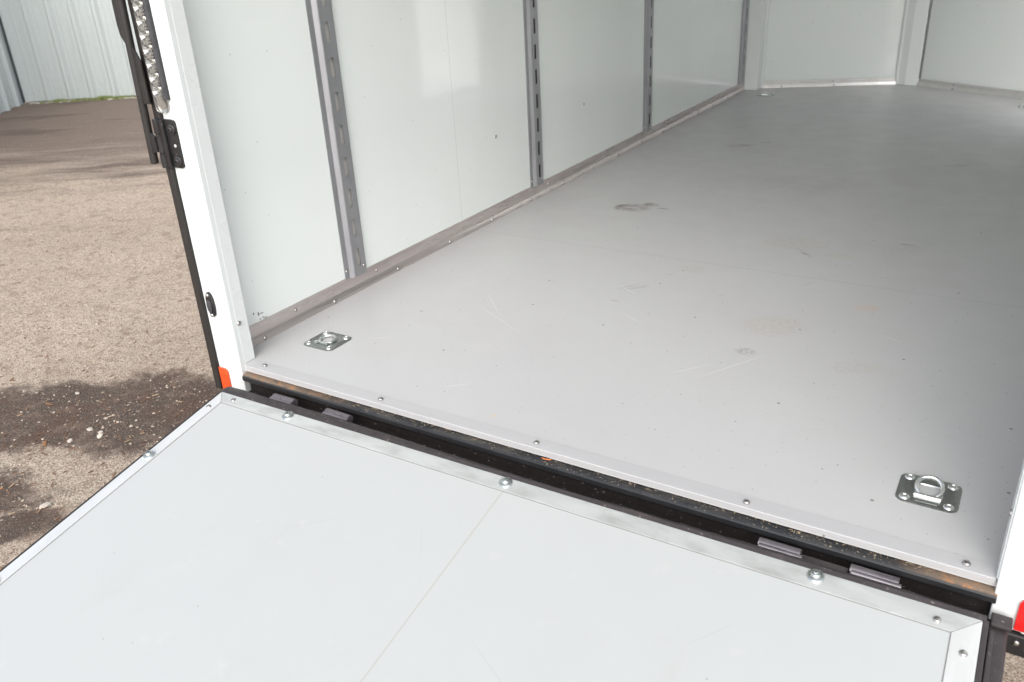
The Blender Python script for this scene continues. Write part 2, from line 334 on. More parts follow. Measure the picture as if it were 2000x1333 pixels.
MDK = mk_black('dark_lamp_body', (.045, .045, .05), .25, .1)

# ------------------------------------------------------------------ ground and metal wall
GZ = -.48
def gh(x, y):
    p = Vector((x, y, 0))
    return .018 * noise.noise(p * .7) + .010 * noise.noise(p * 2.3) + .006 * noise.noise(p * 6)
bm = bmesh.new()
def axis(a, b, st, far): return [-far, -far * .5, a - 4] + [a + st * i for i in range(int((b - a) / st) + 1)] + [b + 4, far * .5, far]
xs = axis(-11.5, 3.2, .07, 400); ys = axis(-2.2, 7.4, .07, 400)
gv = [[bm.verts.new((x, y, GZ + (gh(x, y) if (-12 < x < 3.5 and -2.5 < y < 7.6) else 0))) for y in ys] for x in xs]
for i in range(len(xs) - 1):
    for j in range(len(ys) - 1): bm.faces.new((gv[i][j], gv[i + 1][j], gv[i + 1][j + 1], gv[i][j + 1]))
ground = tag(mesh('ground', bm, MG, smooth=True), 'tan packed gravel yard with dark damp patches', 'ground', kind='structure')

_g = bmesh.new(); bmesh.ops.create_icosphere(_g, subdivisions=1, radius=1)
_g.verts.index_update(); ICV = [v.co.copy() for v in _g.verts]; ICF = [[v.index for v in f.verts] for f in _g.faces]; _g.free()
def pebble(bm, p, r, squash=.6):
    M = Matrix.Translation(p) @ Matrix.Rotation(random.uniform(0, 6.28), 4, 'Z') @ Matrix.Rotation(random.uniform(-.4, .4), 4, 'X') @ Matrix.Diagonal((r * random.uniform(.8, 1.5), r * random.uniform(.7, 1.1), r * squash * random.uniform(.7, 1.2), 1))
    vs = [bm.verts.new(M @ (c * random.uniform(.82, 1.15))) for c in ICV]
    for f in ICF: bm.faces.new([vs[i] for i in f])
bm = bmesh.new()
for i in range(4300):
    x = -.1 - abs(random.gauss(0, 1.2)); y = random.gauss(.2, .8)
    r = .0016 + .0046 * random.random() ** 3.4; pebble(bm, (x, y, GZ + gh(x, y) + r * .15), r)
for i in range(3000):
    x = -.8 - abs(random.gauss(0, 3.2)); y = random.gauss(1.8, 1.6)
    if x < -8.3: continue
    r = .002 + .006 * random.random() ** 3; pebble(bm, (x, y, GZ + gh(x, y) + r * .15), r)
for i in range(500):
    x = random.uniform(1.9, 3.0); y = random.uniform(-.6, .5); r = .002 + .004 * random.random() ** 3; pebble(bm, (x, y, GZ + gh(x, y) + r * .15), r)
tag(mesh('gravel', bm, mk_islands('loose_gravel', (.42, .34, .265), (.56, .48, .39), (.22, .165, .13)), smooth=True), 'fine loose gravel scattered over the yard', 'gravel', kind='stuff')
bm = bmesh.new()
for i in range(1500):
    if i < 900: x = -.1 - abs(random.gauss(0, 1.0)); y = random.gauss(.1, .55); l = random.uniform(.003, .011)
    else: x = -.6 - abs(random.gauss(0, 2.2)); y = random.gauss(1.3, 1.1); l = random.uniform(.004, .014)
    a = random.uniform(0, 6.28); q = Vector((x, y, GZ + gh(x, y) + .0025)); d = Vector((math.cos(a), math.sin(a), random.uniform(-.1, .25))) * l; e = Vector((-math.sin(a), math.cos(a), 0)) * l * random.uniform(.12, .35); u = Vector((0, 0, .0015))
    v = [bm.verts.new(q + k) for k in (-d - e, d - e * .6, d + e * .6, -d + e, -d - e + u, d - e * .6 + u, d + e * .6 + u, -d + e + u)]
    for f in ((4, 5, 6, 7), (0, 1, 5, 4), (1, 2, 6, 5), (2, 3, 7, 6), (3, 0, 4, 7)): bm.faces.new([v[k] for k in f])
tag(mesh('litter', bm, mk_islands('bark_litter', (.24, .13, .075), (.16, .085, .05), (.46, .33, .21))), 'small bark and straw litter scattered over the yard', 'litter', kind='stuff')
MSTN = mk_islands('pale_stone', (.56, .51, .44), (.50, .44, .37), (.60, .56, .50)); MCHIP = mk_islands('brown_wood_chip', (.26, .13, .065), (.21, .11, .06), (.30, .15, .07))
def ground_bit(name, x, y, r, m, label, cat, group, flat=.6, long=False):
    bm = bmesh.new(); pebble(bm, (0, 0, 0), r, flat)
    if long: bmesh.ops.transform(bm, matrix=Matrix.Rotation(random.uniform(0, 3), 4, 'Z') @ Matrix.Diagonal((1.9, .6, .8, 1)), verts=bm.verts)
    o = mesh(name, bm, m, smooth=not long); o.location = (x, y, GZ + gh(x, y) + r * .25); tag(o, label, cat, group)
# (stones and chips are listed after the coordinates below)
STONES = [(-.985, -.02, .016, 'pale flat stone beside the ramp, biggest on the dark damp patch'), (-.925, -.015, .010, 'small pale stone between two others on the damp patch'), (-.90, -.035, .014, 'rounded pale stone nearest the ramp edge on the damp patch'),
          (-.985, -.105, .012, 'pale stone on the damp patch nearer the bottom of the photo'), (-1.29, .13, .010, 'lone white pebble far left on the damp patch'), (-.63, -.60, .013, 'pale stone on dry sand at the lower left edge'), (-.66, -.40, .017, 'broad pale stone on the dry strip below the damp patch')]
for x, y, r, lb in STONES: ground_bit('stone', x, y, r, MSTN, lb, 'stone', 'pale stones near the ramp')
CHIPS = [(-1.05, -.165, .015, 'orange brown wood chip on the damp patch left of the ramp'), (-.91, -.42, .013, 'red brown wood chip on dry soil at the left edge'), (-.885, -.445, .011, 'small brown chip beside the red brown one'), (-1.31, .02, .012, 'dark brown bark chip at the far left of the damp patch')]
for x, y, r, lb in CHIPS: ground_bit('wood_chip', x, y, r, MCHIP, lb, 'wood chip', 'wood chips near the ramp', .35, True)

mw = Mat('pale_ribbed_sheet_metal', (.56, .60, .585), .38); mw.tint(mw.ramp(mw.noise(1.2, 4, .6, (1, 1, .2)), .4, .7, 0, .35), (.53, .565, .56))
mw.tint(mw.math('MULTIPLY', mw.ramp(mw.noise(9, 5, .7), .55, .75, 0, .5), mw.ramp(mw.sep(2), GZ + .4, GZ)), (.36, .31, .27)); mw.bump(mw.noise(3, 3), .12, .02)
vo = mw.n('TexVoronoi'); mw.put(vo.inputs['Vector'], mw.map()); vo.inputs['Scale'].default_value = 2.2
mw.tint(mw.math('MULTIPLY', mw.ramp(vo.outputs['Distance'], .05, .03), .4), (.30, .34, .36)); MWALL = mw.done()
CX, CY = -9.68, 4.85
def ribbed(length, sp, start, H):           # local: X along the wall, Y out of the face
    prof = [(0, 0)]; x = start
    while x < length - .1:
        prof += [(x - .05, 0), (x - .02, .042), (x + .02, .042), (x + .05, 0)]
        for k in (.36, .64): prof += [(x + sp * k - .014, 0), (x + sp * k - .006, .006), (x + sp * k + .006, .006), (x + sp * k + .014, 0)]
        x += sp
    prof.append((length, 0)); bm = bmesh.new()
    pts = [(a, b, 0) for a, b in prof] + [(length, -.03, 0), (0, -.03, 0)]
    prism(bm, pts, (0, 0, H)); return bm
wall = bpy.data.objects.new('metal_wall', None); COL.objects.link(wall); wall.location = (CX, CY, GZ); ABS['metal_wall'] = Matrix.Translation((CX, CY, GZ))
tag(wall, 'pale grey ribbed sheet metal wall with a corner across the gravel yard', 'wall')
a2 = math.atan2(.82, 1.18)
Mb = Matrix.Translation((CX, CY, GZ + .03)) @ Matrix.Rotation(a2, 4, 'Z') @ Matrix.Diagonal((1, -1, 1, 1))
p = mesh('wall_panel', ribbed(11, .288, .07, 3.6), MWALL, wall, M=Mb)
a1 = math.atan2(-.81, .59)
Ma = Matrix.Translation((CX, CY, GZ + .0)) @ Matrix.Rotation(a1, 4, 'Z')
mesh('wall_panel', ribbed(7, .288, .2, 3.63), MWALL, wall, M=Ma)
bm = bmesh.new(); box(bm, -.012, .012, -.012, .012, .02, 3.6, Matrix.Translation((CX + .014, CY - .004, GZ)) @ Matrix.Rotation(a2, 4, 'Z')); mesh('corner_joint', bm, mk_black('dark_corner_joint', (.12, .13, .14), .6, .1), wall)
mc = mk_islands('pale_rubble', (.55, .50, .43), (.42, .36, .30), (.62, .58, .52))
bm = bmesh.new()
d2 = Vector((1.18, .82, 0)).normalized(); n2 = Vector((d2.y, -d2.x, 0))
for i in range(150):
    t = random.uniform(.05, 2.4); q = Vector((CX, CY, 0)) + d2 * t + n2 * random.uniform(.02, .10)
    if math.sin(t * 5.1) + math.sin(t * 11) > -.2: pebble(bm, (q.x, q.y, GZ + gh(q.x, q.y) + .004), random.uniform(.012, .028), .5)
tag(mesh('rubble', bm, mc, smooth=True), 'pale rubble strewn along the foot of the metal wall', 'rubble', kind='stuff')
mg = mk_islands('weed_green', (.20, .27, .06), (.28, .34, .10), (.40, .40, .18), .6)
bm = bmesh.new()
for t, w_, h_, n in ((.50, .16, .07, 140), (.78, .13, .05, 110), (1.12, .20, .08, 200), (1.34, .13, .06, 110), (.25, .06, .04, 25)):
    for i in range(n):
        a = random.uniform(0, 6.28); l = h_ * random.uniform(.3, .75)
        q = Vector((CX, CY, 0)) + d2 * (t + random.gauss(0, w_ * .5)) + n2 * abs(random.gauss(.05, .03)); q.z = GZ + gh(q.x, q.y)
        e = Vector((math.cos(a), math.sin(a), 0)) * .006; lean = Vector((random.uniform(-1, 1), random.uniform(-1, 1), 0)) * l * .6
        bm.faces.new([bm.verts.new(p) for p in (q - e, q + e, q + e * .6 + lean * .5 + Vector((0, 0, l * .7)), q + lean + Vector((0, 0, l)))])
tag(mesh('weeds', bm, mg), 'yellow green weeds growing along the foot of the metal wall', 'weeds', kind='stuff')
bm = bmesh.new(); box(bm, 2.6, 14, 1.5, 16, GZ - .08, GZ + .02); tag(mesh('bounce_pavement', bm, mk_paint('pale_concrete', (.74, .73, .70), .8, .2)), 'unseen pale concrete slab added beside the trailer to bounce light in', 'bounce_pavement', kind='structure')  # out-of-view slab, added pale to bounce daylight through the side door
# ------------------------------------------------------------------ the trailer
BASE = Matrix.Translation((1, 2.6, GZ))
T = bpy.data.objects.new('cargo_trailer', None); COL.objects.link(T); T.location = (1, 2.6, GZ); ABS['cargo_trailer'] = BASE
tag(T, 'white enclosed cargo trailer with its rear ramp door lowered', 'trailer')
WX, WR, H = -.095, 2.095, 2.02
NOSE = [(-.014, 5.27), (.922, 5.665), (1.084, 5.626), (1.797, 5.206), (2.0, 5.09)]
# screw and bolt meshes
def mk_screw(r, h):
    bm = bmesh.new(); lathe(bm, [(r, 0), (r, h * .25), (r * .86, h * .7), (r * .5, h), (r * .22, h), (r * .16, h * .6)], 14)
    bmesh.ops.recalc_face_normals(bm, faces=bm.faces); me = bpy.data.meshes.new('screw'); bm.to_mesh(me); bm.free()
    me.polygons.foreach_set('use_smooth', [True] * len(me.polygons)); me.set_sharp_from_angle(angle=R(50)); me.materials.append(MSC); return me
def mk_bolt(r):
    bm = bmesh.new(); lathe(bm, [(r, 0), (r, .003), (r * .9, .0045), (r * .62, .005), (r * .58, .0085), (r * .45, .011), (r * .24, .0115), (r * .2, .006)], 24)
    bmesh.ops.recalc_face_normals(bm, faces=bm.faces); me = bpy.data.meshes.new('bolt'); bm.to_mesh(me); bm.free()
    me.polygons.foreach_set('use_smooth', [True] * len(me.polygons)); me.set_sharp_from_angle(angle=R(45)); me.materials.append(MZ); return me
SCR = mk_screw(.0075, .0045); SCS = mk_screw(.006, .004); RIV = mk_screw(.0074, .0042); BLT = mk_bolt(.0165)

# floor
bm = bmesh.new()
out = [(-.088, -.006), (2.088, -.006), (2.088, 5.10), (1.797, 5.225), (1.084, 5.65), (.922, 5.69), (-.014, 5.29), (-.088, 5.29)]
prism(bm, [(x, y, -.022) for x, y in out], (0, 0, .022)); floor = mesh('floor', bm, MF, T)
# aluminium sill along the rear edge of the floor
bm = bmesh.new()
prism(bm, [(0.0, .031, .0005), (0, .030, .0009), (0, -.0125, .0018), (0, -.0140, .0008), (0, -.0118, -.0115), (0, -.0095, -.0118), (0, -.0085, .0006)], (2.0, 0, 0))
sill = mesh('sill_trim', bm, MS, T)
for x, y in ((.053, .012), (.508, .007), (1.002, .007), (1.525, .005), (1.949, .006)): place(RIV, None, 'screw', sill, frame((x, y, .0033), (0, -.03, 1)))
# rear frame beam, channel below it
bm = bmesh.new()
prism(bm, [(0, .03, -.0235), (0, -.012, -.0255), (0, -.0225, -.0275), (0, -.0275, -.0325), (0, -.0275, -.044), (0, -.0245, -.047), (0, -.005, -.048), (0, .03, -.048)], (2.02, 0, 0), Matrix.Translation((-.012, 0, 0)))
beam = mesh('frame_beam', bm, MBM, T, smooth=True)
bm = bmesh.new()
prism(bm, [(0, .0, -.050), (0, -.003, -.088), (0, -.098, -.094), (0, -.098, -.102), (0, .03, -.102), (0, .03, -.050)], (2.02, 0, 0), Matrix.Translation((-.012, 0, 0)))
mesh('hinge_channel', bm, MCH, T)
bm = bmesh.new(); box(bm, -.12, 2.12, .002, .05, -.148, -.104); mesh('rear_crossmember', bm, MBK, T, .004)
# hinge knuckles on the channel
for i, (x0, x1, dy, tilt) in enumerate(((.165, .245, -.071, .02), (.365, .452, -.066, -.02), (1.575, 1.66, -.066, .0), (1.662, 1.752, -.082, 0), (1.756, 1.845, -.064, .0))):
    bm = bmesh.new()
    if i == 3:
        box(bm, x0, x1, dy - .012, dy + .026, -.052, -.041)
        m_ = MRB
    else:
        tube(bm, [(x0, dy + .004, -.040), (x1, dy + .004 + tilt * .1, -.040)], .0125, 14); tube(bm, [(x0 + .004, dy - .012, -.0335), (x1 + .006, dy - .012, -.0335)], .0065, 10); m_ = MHB
    mesh('hinge_knuckle', bm, m_, T, smooth=True)
# debris lying on the beam and channel
bm = bmesh.new()
for i in range(430):
    x = random.uniform(.02, 1.97); k = random.random()
    if k < .55: y = random.gauss(-.006, .006); z = -.0245
    else: y = random.uniform(-.085, -.035); z = -.0905
    r = .0007 + .0016 * random.random() ** 3; pebble(bm, (x, y, z + r * .4), r)
for i in range(60):
    x = random.uniform(.1, 1.9); y = random.gauss(-.008, .006); a = random.uniform(0, 3.1); l = random.uniform(.004, .012)
    tube(bm, [(x, y, -.0235), (x + l * math.cos(a), y + l * .6 * math.sin(a), -.0215), (x + 1.6 * l * math.cos(a + .5), y + l * .8 * math.sin(a + .5), -.0232)], .0006, 5)
tag(mesh('debris', bm, mk_islands('straw_crumbs', (.27, .20, .125), (.36, .28, .19), (.16, .11, .07)), smooth=True), 'straw coloured crumbs lying along the black gap behind the floor sill', 'debris', kind='stuff')
bm = bmesh.new(); tube(bm, [(1.028, -.012, -.0225), (1.036, -.017, -.020), (1.046, -.017, -.019), (1.052, -.011, -.021)], .0014, 8)
tag(mesh('orange_scrap', bm, mk_paint('orange_plastic', (.75, .20, .05), .4, .2), smooth=True), 'tiny curled orange scrap lying below the middle of the floor sill', 'scrap')

# walls
bm = bmesh.new(); box(bm, -.135, WX, .03, 5.30, -.05, H); lw = mesh('side_wall', bm, MW, T)
for y, z in ((1.589, .362), (2.432, .356)): place(SCR, None, 'rivet', lw, frame((WX, y, z), (1, 0, 0)))
bm = bmesh.new(); D0, D1, DT = 3.92, 4.77, 1.85
box(bm, WR, 2.135, .03, D0, -.05, H); box(bm, WR, 2.135, D1, 5.12, -.05, H); box(bm, WR, 2.135, D0, D1, DT, H); box(bm, WR, 2.135, D0, D1, -.05, .035)
rw = mesh('side_wall', bm, MN, T)
bm = bmesh.new()
for y0, y1, z0, z1 in ((D0 - .03, D0 + .012, .03, DT + .03), (D1 - .012, D1 + .03, .03, DT + .03), (D0 + .012, D1 - .012, DT - .012, DT + .03), (D0 + .012, D1 - .012, .02, .037)): box(bm, WR - .006, 2.141, y0, y1, z0, z1)
mesh('side_door_frame', bm, MJ, T)
bm = bmesh.new(); VX0, VX1, VY0, VY1 = .80, 1.22, 3.75, 4.17         # roof, with an unseen hole added to let skylight into the far end
for P_ in ([(-.14, 0), (2.14, 0), (2.14, VY0), (-.14, VY0)], [(-.14, VY0), (VX0, VY0), (VX0, VY1), (-.14, VY1)], [(VX1, VY0), (2.14, VY0), (2.14, VY1), (VX1, VY1)],
           [(-.14, VY1), (2.14, VY1), (2.14, 5.15), (1.10, 5.74), (.90, 5.76), (-.14, 5.35)]): prism(bm, [(x, y, H) for x, y in P_], (0, 0, .05))
mesh('roof', bm, mk_paint('white_ceiling_liner', (.72, .73, .73), .6, .1), T)
bm = bmesh.new(); box(bm, -.14, 2.14, -.02, .05, H - .08, H - .001); mesh('rear_header', bm, MJ, T)
bm = bmesh.new(); box(bm, 2.142, 2.142 + D1 - D0, D1 + .005, D1 + .037, .04, DT); mesh('side_door', bm, MJ2, T, .004)
def panel(a, b, z0, z1, th, m, name='nose_panel'):
    a = Vector((*a, 0)); b = Vector((*b, 0)); d = (b - a).normalized(); nrm = Vector((d.y, -d.x, 0))
    bm = bmesh.new(); prism(bm, [a + Vector((0, 0, z0)), b + Vector((0, 0, z0)), b - nrm * th + Vector((0, 0, z0)), a - nrm * th + Vector((0, 0, z0))], (0, 0, z1 - z0))
    return mesh(name, bm, m, T), a, b, d, nrm
panel((-.03, 5.2755), (.945, 5.687), -.05, H, .04, MN); panel((1.062, 5.662), (2.095, 5.052), -.05, H, .04, MN)
MK2 = mk_alu('pale_kick_aluminium', (.78, .76, .74), .40, (1, 1, 1), (.62, .58, .56), .4, .8)
def kick(a, b, name, screws_lo, screws_up, out=.010, h=.068, mat=None):
    a = Vector((*a, 0)); b = Vector((*b, 0)); d = (b - a).normalized(); nr = Vector((d.y, -d.x, 0)) 
    bm = bmesh.new(); pr = [(0.0005, h), (.0028, h - .0005), (.0028, .026), (out - .002, .020), (out, .0005), (out - .0015, .0003), (.0005, .0003)]
    prism(bm, [a + nr * p + Vector((0, 0, z)) for p, z in pr], b - a); o = mesh(name, bm, mat or MK, T, smooth=True)
    for t in screws_lo: place(SCR, None, 'screw', o, frame(a + d * t + nr * (out - .001) + Vector((0, 0, .010)), nr + Vector((0, 0, .25))))
    for t, z in screws_up: place(SCS, None, 'screw', o, frame(a + d * t + nr * .0028 + Vector((0, 0, z)), nr))
    return o
kick((WX, .035), (WX, 5.148), 'kick_plate', [y - .035 for y in (.148, .479, .837, 1.183, 1.51, 1.852, 2.181, 2.518, 2.831, 3.165, 3.488, 3.809, 4.123, 4.423, 4.745)],
     [(y - .035, z) for y, z in ((.30, .046), (.72, .044), (1.29, .042), (1.863, .052), (2.032, .041), (2.279, .05), (2.624, .041), (3.362, .038), (3.929, .037), (4.36, .036), (4.636, .035))])
kick((-.012, 5.270), (.925, 5.666), 'kick_plate', [.17, .56], [(.555, .036)], h=.050, mat=MK2)
kick((1.08, 5.63), (1.80, 5.205), 'kick_plate', [.30], [(.30, .036)], h=.050, mat=MK2)
kick((2.095, 3.9), (2.095, .05), 'kick_plate', [.3 * i for i in range(1, 12)], [])
# posts
bm = bmesh.new(); box(bm, WX, .006, 5.16, 5.276, 0, H); cp = mesh('corner_post', bm, MJ2, T, .006)
bm = bmesh.new(); box(bm, .006, .022, 5.262, 5.275, .002, H); mesh('post_edge_trim', bm, MJ2, T, .002)
bm = bmesh.new(); prism(bm, [(.932, 5.662, 0), (.988, 5.635, 0), (1.078, 5.622, 0), (1.098, 5.70, 0), (.96, 5.72, 0)], (0, 0, H)); mesh('nose_post', bm, MJ2, T, .004)
bm = bmesh.new(); prism(bm, [(.916, 5.657, 0), (.932, 5.652, 0), (.94, 5.69, 0), (.92, 5.69, 0)], (0, 0, H)); mesh('post_edge_trim', bm, MJ2, T, .002)
bm = bmesh.new(); prism(bm, [(1.080, 5.630, 0), (1.092, 5.622, 0), (1.10, 5.66, 0), (1.086, 5.66, 0)], (0, 0, H)); mesh('post_edge_trim', bm, MZD, T)  # dark strip standing in for the shadow along the post's right edge
# slotted tracks
def track(y0, z0):
    P = [(0, .0012), (.0, .0030), (.019, .0032), (.022, .0040), (.034, .0150), (.037, .0165), (.057, .0165), (.074, .0165), (.097, .0165), (.1015, .0150), (.103, .0012)]
    zs = [z0]; zc = .0215 + math.ceil((z0 - .0215 + .045) / .1085) * .1085; slots = []
    while zc < H - .1:
        zs += [zc - .0315, zc + .0315]; slots.append(len(zs) - 2); zc += .1085
    zs.append(H - .002); bm = bmesh.new()
    V = [[bm.verts.new((WX + x, y0 + y, z)) for z in zs] for y, x in P]
    for i in range(len(P) - 1):
        for j in range(len(zs) - 1):
            if i == 6 and j in slots: continue
            bm.faces.new((V[i][j], V[i + 1][j], V[i + 1][j + 1], V[i][j + 1]))
    me = bpy.data.meshes.new('slotted_track'); bm.normal_update(); bm.to_mesh(me); bm.free()
    o = link('slotted_track', me, MT, T); sd = o.modifiers.new('thickness', 'SOLIDIFY'); sd.thickness = .0020; sd.offset = -1
    for yy, xx in ((.010, .0032), (.088, .0165)): place(SCS, None, 'screw', o, frame((WX + xx, y0 + yy, z0 + .03), (1, 0, 0)))
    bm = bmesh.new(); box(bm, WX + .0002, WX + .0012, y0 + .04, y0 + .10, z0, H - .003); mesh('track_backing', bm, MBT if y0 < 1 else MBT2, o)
MBT2 = mk_paint('slot_shade_backing', (.09, .085, .08), .7, .2)  # shaded copy of the backing: slot darkness painted into its colour
MBT = mk_paint('board_behind_track', (.74, .72, .68), .6, .2)
for y in (.553, 1.866, 3.194, 4.995): track(y, .0625)

# left rear post (jamb): face towards the camera, return into the opening
def post(pts, name): 
    bm = bmesh.new(); prism(bm, pts, (0, 0, H + .10)); return mesh(name, bm, MJ, T, .004, smooth=False)
lp = post([(-.120, -.020, -.098), (-.069, -.0215, -.098), (-.066, -.024, -.098), (-.060, -.024, -.098), (-.056, -.0205, -.098), (-.018, -.020, -.098), (-.018, -.0005, -.098), (-.018, .0, -.098), (-.030, .03, -.098), (-.120, .03, -.098)], 'rear_post')
bm = bmesh.new(); box(bm, -.028, -.0175, -.003, .040, .0005, H - .081); rt = mesh('post_return', bm, MJ, T, .002)
place(SCR, None, 'screw', rt, frame((-.0175, .006, .132), (1, 0, 0)))
rp = post([(2.003, -.020, -.098), (2.056, -.0205, -.098), (2.060, -.024, -.098), (2.066, -.024, -.098), (2.069, -.0215, -.098), (2.146, -.020, -.098), (2.146, .03, -.098), (2.012, .03, -.098), (2.003, .0, -.098)], 'rear_post')
bm = bmesh.new(); box(bm, 2.0, 2.012, -.012, .045, .0005, H - .081); rt = mesh('post_return', bm, MJ, T, .002)
place(SCR, None, 'screw', rt, frame((2.0, .012, .135), (-1, 0, 0)))
bm = bmesh.new(); box(bm, -.1475, -.1205, -.030, .035, -.102, H); mesh('black_edge_strip', bm, MSL, T, .004)
bm = bmesh.new(); box(bm, 2.02, 2.16, -.028, -.001, -.150, -.1005); bu = mesh('bumper_strip', bm, MBK, T, .004)
for x in (2.055,): place(SCS, None, 'screw', bu, frame((x, -.0285, -.118), (0, -1, 0)))
# reflectors
def reflector(x0, x1, z0, z1, m, cut):
    bm = bmesh.new(); r = .012
    o = [(x0, z0), (x1, z0)] + ([(x1, z1 - r), (x1 - .3 * r, z1 - .3 * r), (x1 - r, z1), (x0, z1)] if cut > 0 else [(x1, z1), (x0 + r, z1), (x0 + .3 * r, z1 - .3 * r), (x0, z1 - r)])
    prism(bm, [(x, -.0270, z) for x, z in o], (0, .006, 0)); return mesh('reflector', bm, m, T, .001)
tag(reflector(-.1165, -.0775, -.100, -.022, MRO, 1), 'orange red reflector sticker on the left rear post')
tag(reflector(2.045, 2.12, -.091, -.018, MRR, -1), 'red reflector sticker on the right rear post')
# oval marker lamp
def oval(w_, h_, n=26): return [(w_ * math.cos(2 * math.pi * i / n), h_ * math.copysign(abs(math.sin(2 * math.pi * i / n)) ** .85, math.sin(2 * math.pi * i / n))) for i in range(n)]
MO = Matrix.Translation((-.0865, -.0206, .193)) @ Matrix.Rotation(R(-2), 4, 'Y')
bm = bmesh.new(); prism(bm, [(x, 0, z) for x, z in oval(.0165, .040)], (0, -.009, 0)); ml = mesh('marker_lamp', bm, MBK, T, .004, M=MO)
bm = bmesh.new(); prism(bm, [(x, -.0088, z - .004) for x, z in oval(.0105, .021)], (0, -.005, 0)); mesh('lens', bm, MDK, ml, .003, M=MO)
for z in (.030, -.033): place(SCS, None, 'screw', ml, MO @ frame((0, -.009, z), (0, -1, 0)))
# strip tail lamp
Z0, Z1 = .752, 1.45
bm = bmesh.new(); hw = .0195; cxl = -.1000
pts = [(cxl + hw, Z1), (cxl - hw, Z1)] + [(cxl - hw * math.cos(math.pi * i / 12), Z0 + .018 - hw * .95 * math.sin(math.pi * i / 12)) for i in range(13)]
prism(bm, [(x, -.0215, z) for x, z in pts], (0, -.004, 0)); tl = mesh('tail_lamp', bm, MCR, T)
for i in range(30):
    z = Z0 + .056 + i * .0350
    if z > Z1 - .02: break
    bm = bmesh.new(); lathe(bm, [(.0155, 0), (.0175, .010), (.0155, .010), (.0075, .003), (.004, .0012), (.003, .0055), (.001, .006)], 8, Matrix.Translation((cxl - .002, -.0262, z)) @ Matrix.Rotation(R(90), 4, 'X') @ Matrix.Diagonal((1.0, .97, 1, 1)))
    mesh('lamp_cell', bm, MCR, tl)
bm = bmesh.new(); prism(bm, [(x * 1 + 0, -.0255, z) for x, z in pts], (0, -.0135, 0)); mesh('lens', bm, MLN, tl, .004)
bm = bmesh.new(); prism(bm, [(cxl + hw + .001, -.021, Z0 + .034), (cxl + hw + .001, -.0365, Z0 + .034), (cxl + hw + .006, -.0365, Z0 + .034), (cxl + hw + .011, -.031, Z0 + .034), (cxl + hw + .011, -.021, Z0 + .034)], (0, 0, Z1 - Z0 - .034)); mesh('lamp_side_rail', bm, MDK, tl, .002)

# black hinge with its bolts, and the locking bar
bm = bmesh.new()
o = [(-.066 + x, .668 + z) for x, z in ((.0, -.054), (.0, .050), (-.006, .064), (-.018, .066), (-.052, .066), (-.052, -.066), (-.012, -.066), (-.003, -.063))]
prism(bm, [(x, -.0225, z) for x, z in o], (0, -.0065, 0)); hp = mesh('hinge', bm, MBK, T, .0015)
for z0, z1 in ((.602, .640), (.6415, .694), (.6955, .735)):
    bm = bmesh.new(); tube(bm, [(-.134, -.034, z0), (-.134, -.034, z1)], .0112 if z1 - z0 < .05 else .0105, 20); mesh('hinge_barrel', bm, MBK, hp, .0012, smooth=True)
bm = bmesh.new(); box(bm, -.126, -.108, -.038, -.027, .603, .734); mesh('hinge_leaf', bm, MBK, hp, .003)
for z in (.708, .622): place(BLT, None, 'bolt', hp, frame((-.083, -.029, z), (0, -1, 0))).scale = (.85, .85, .85)
MBB = mk_black('black_bolt', (.025, .024, .024), .4, .2)
bb = BLT.copy(); bb.materials.clear(); bb.materials.append(MBB)
for c in hp.children:
    if c.name.startswith('bolt'): c.data = bb
bm = bmesh.new(); lathe(bm, [(.0042, 0), (.0042, .0012)], 12, frame((-.082, -.029, .664), (0, -1, 0))); mesh('bolt_hole', bm, MJ, hp)
bm = bmesh.new(); tube(bm, [(-.171, -.042, .612), (-.1708, -.042, .616), (-.121, -.042, 1.9)], .0112, 24); lb = mesh('locking_bar', bm, MSL, T, .003, smooth=True)
bm = bmesh.new(); prism(bm, [(x, -.048, z) for x, z in ((-.168, .640), (-.140, .646), (-.140, .688), (-.160, .700), (-.170, .690))], (0, .008, 0)); mesh('hinge_tab', bm, MBK, lb, .002)
bm = bmesh.new(); prism(bm, [(x, -.046, z) for x, z in ((-.160, .775), (-.1285, .775), (-.1285, .885), (-.150, .925), (-.158, .92))], (0, .006, 0)); mesh('keeper_plate', bm, MSL, lb, .001)
bm = bmesh.new(); prism(bm, [(x, -.040, z) for x, z in ((-.160, .918), (-.183, .930), (-.195, .948), (-.1985, .975), (-.190, 1.5), (-.150, 1.5))], (0, .006, 0)); mesh('keeper_plate', bm, MSL, lb, .001)

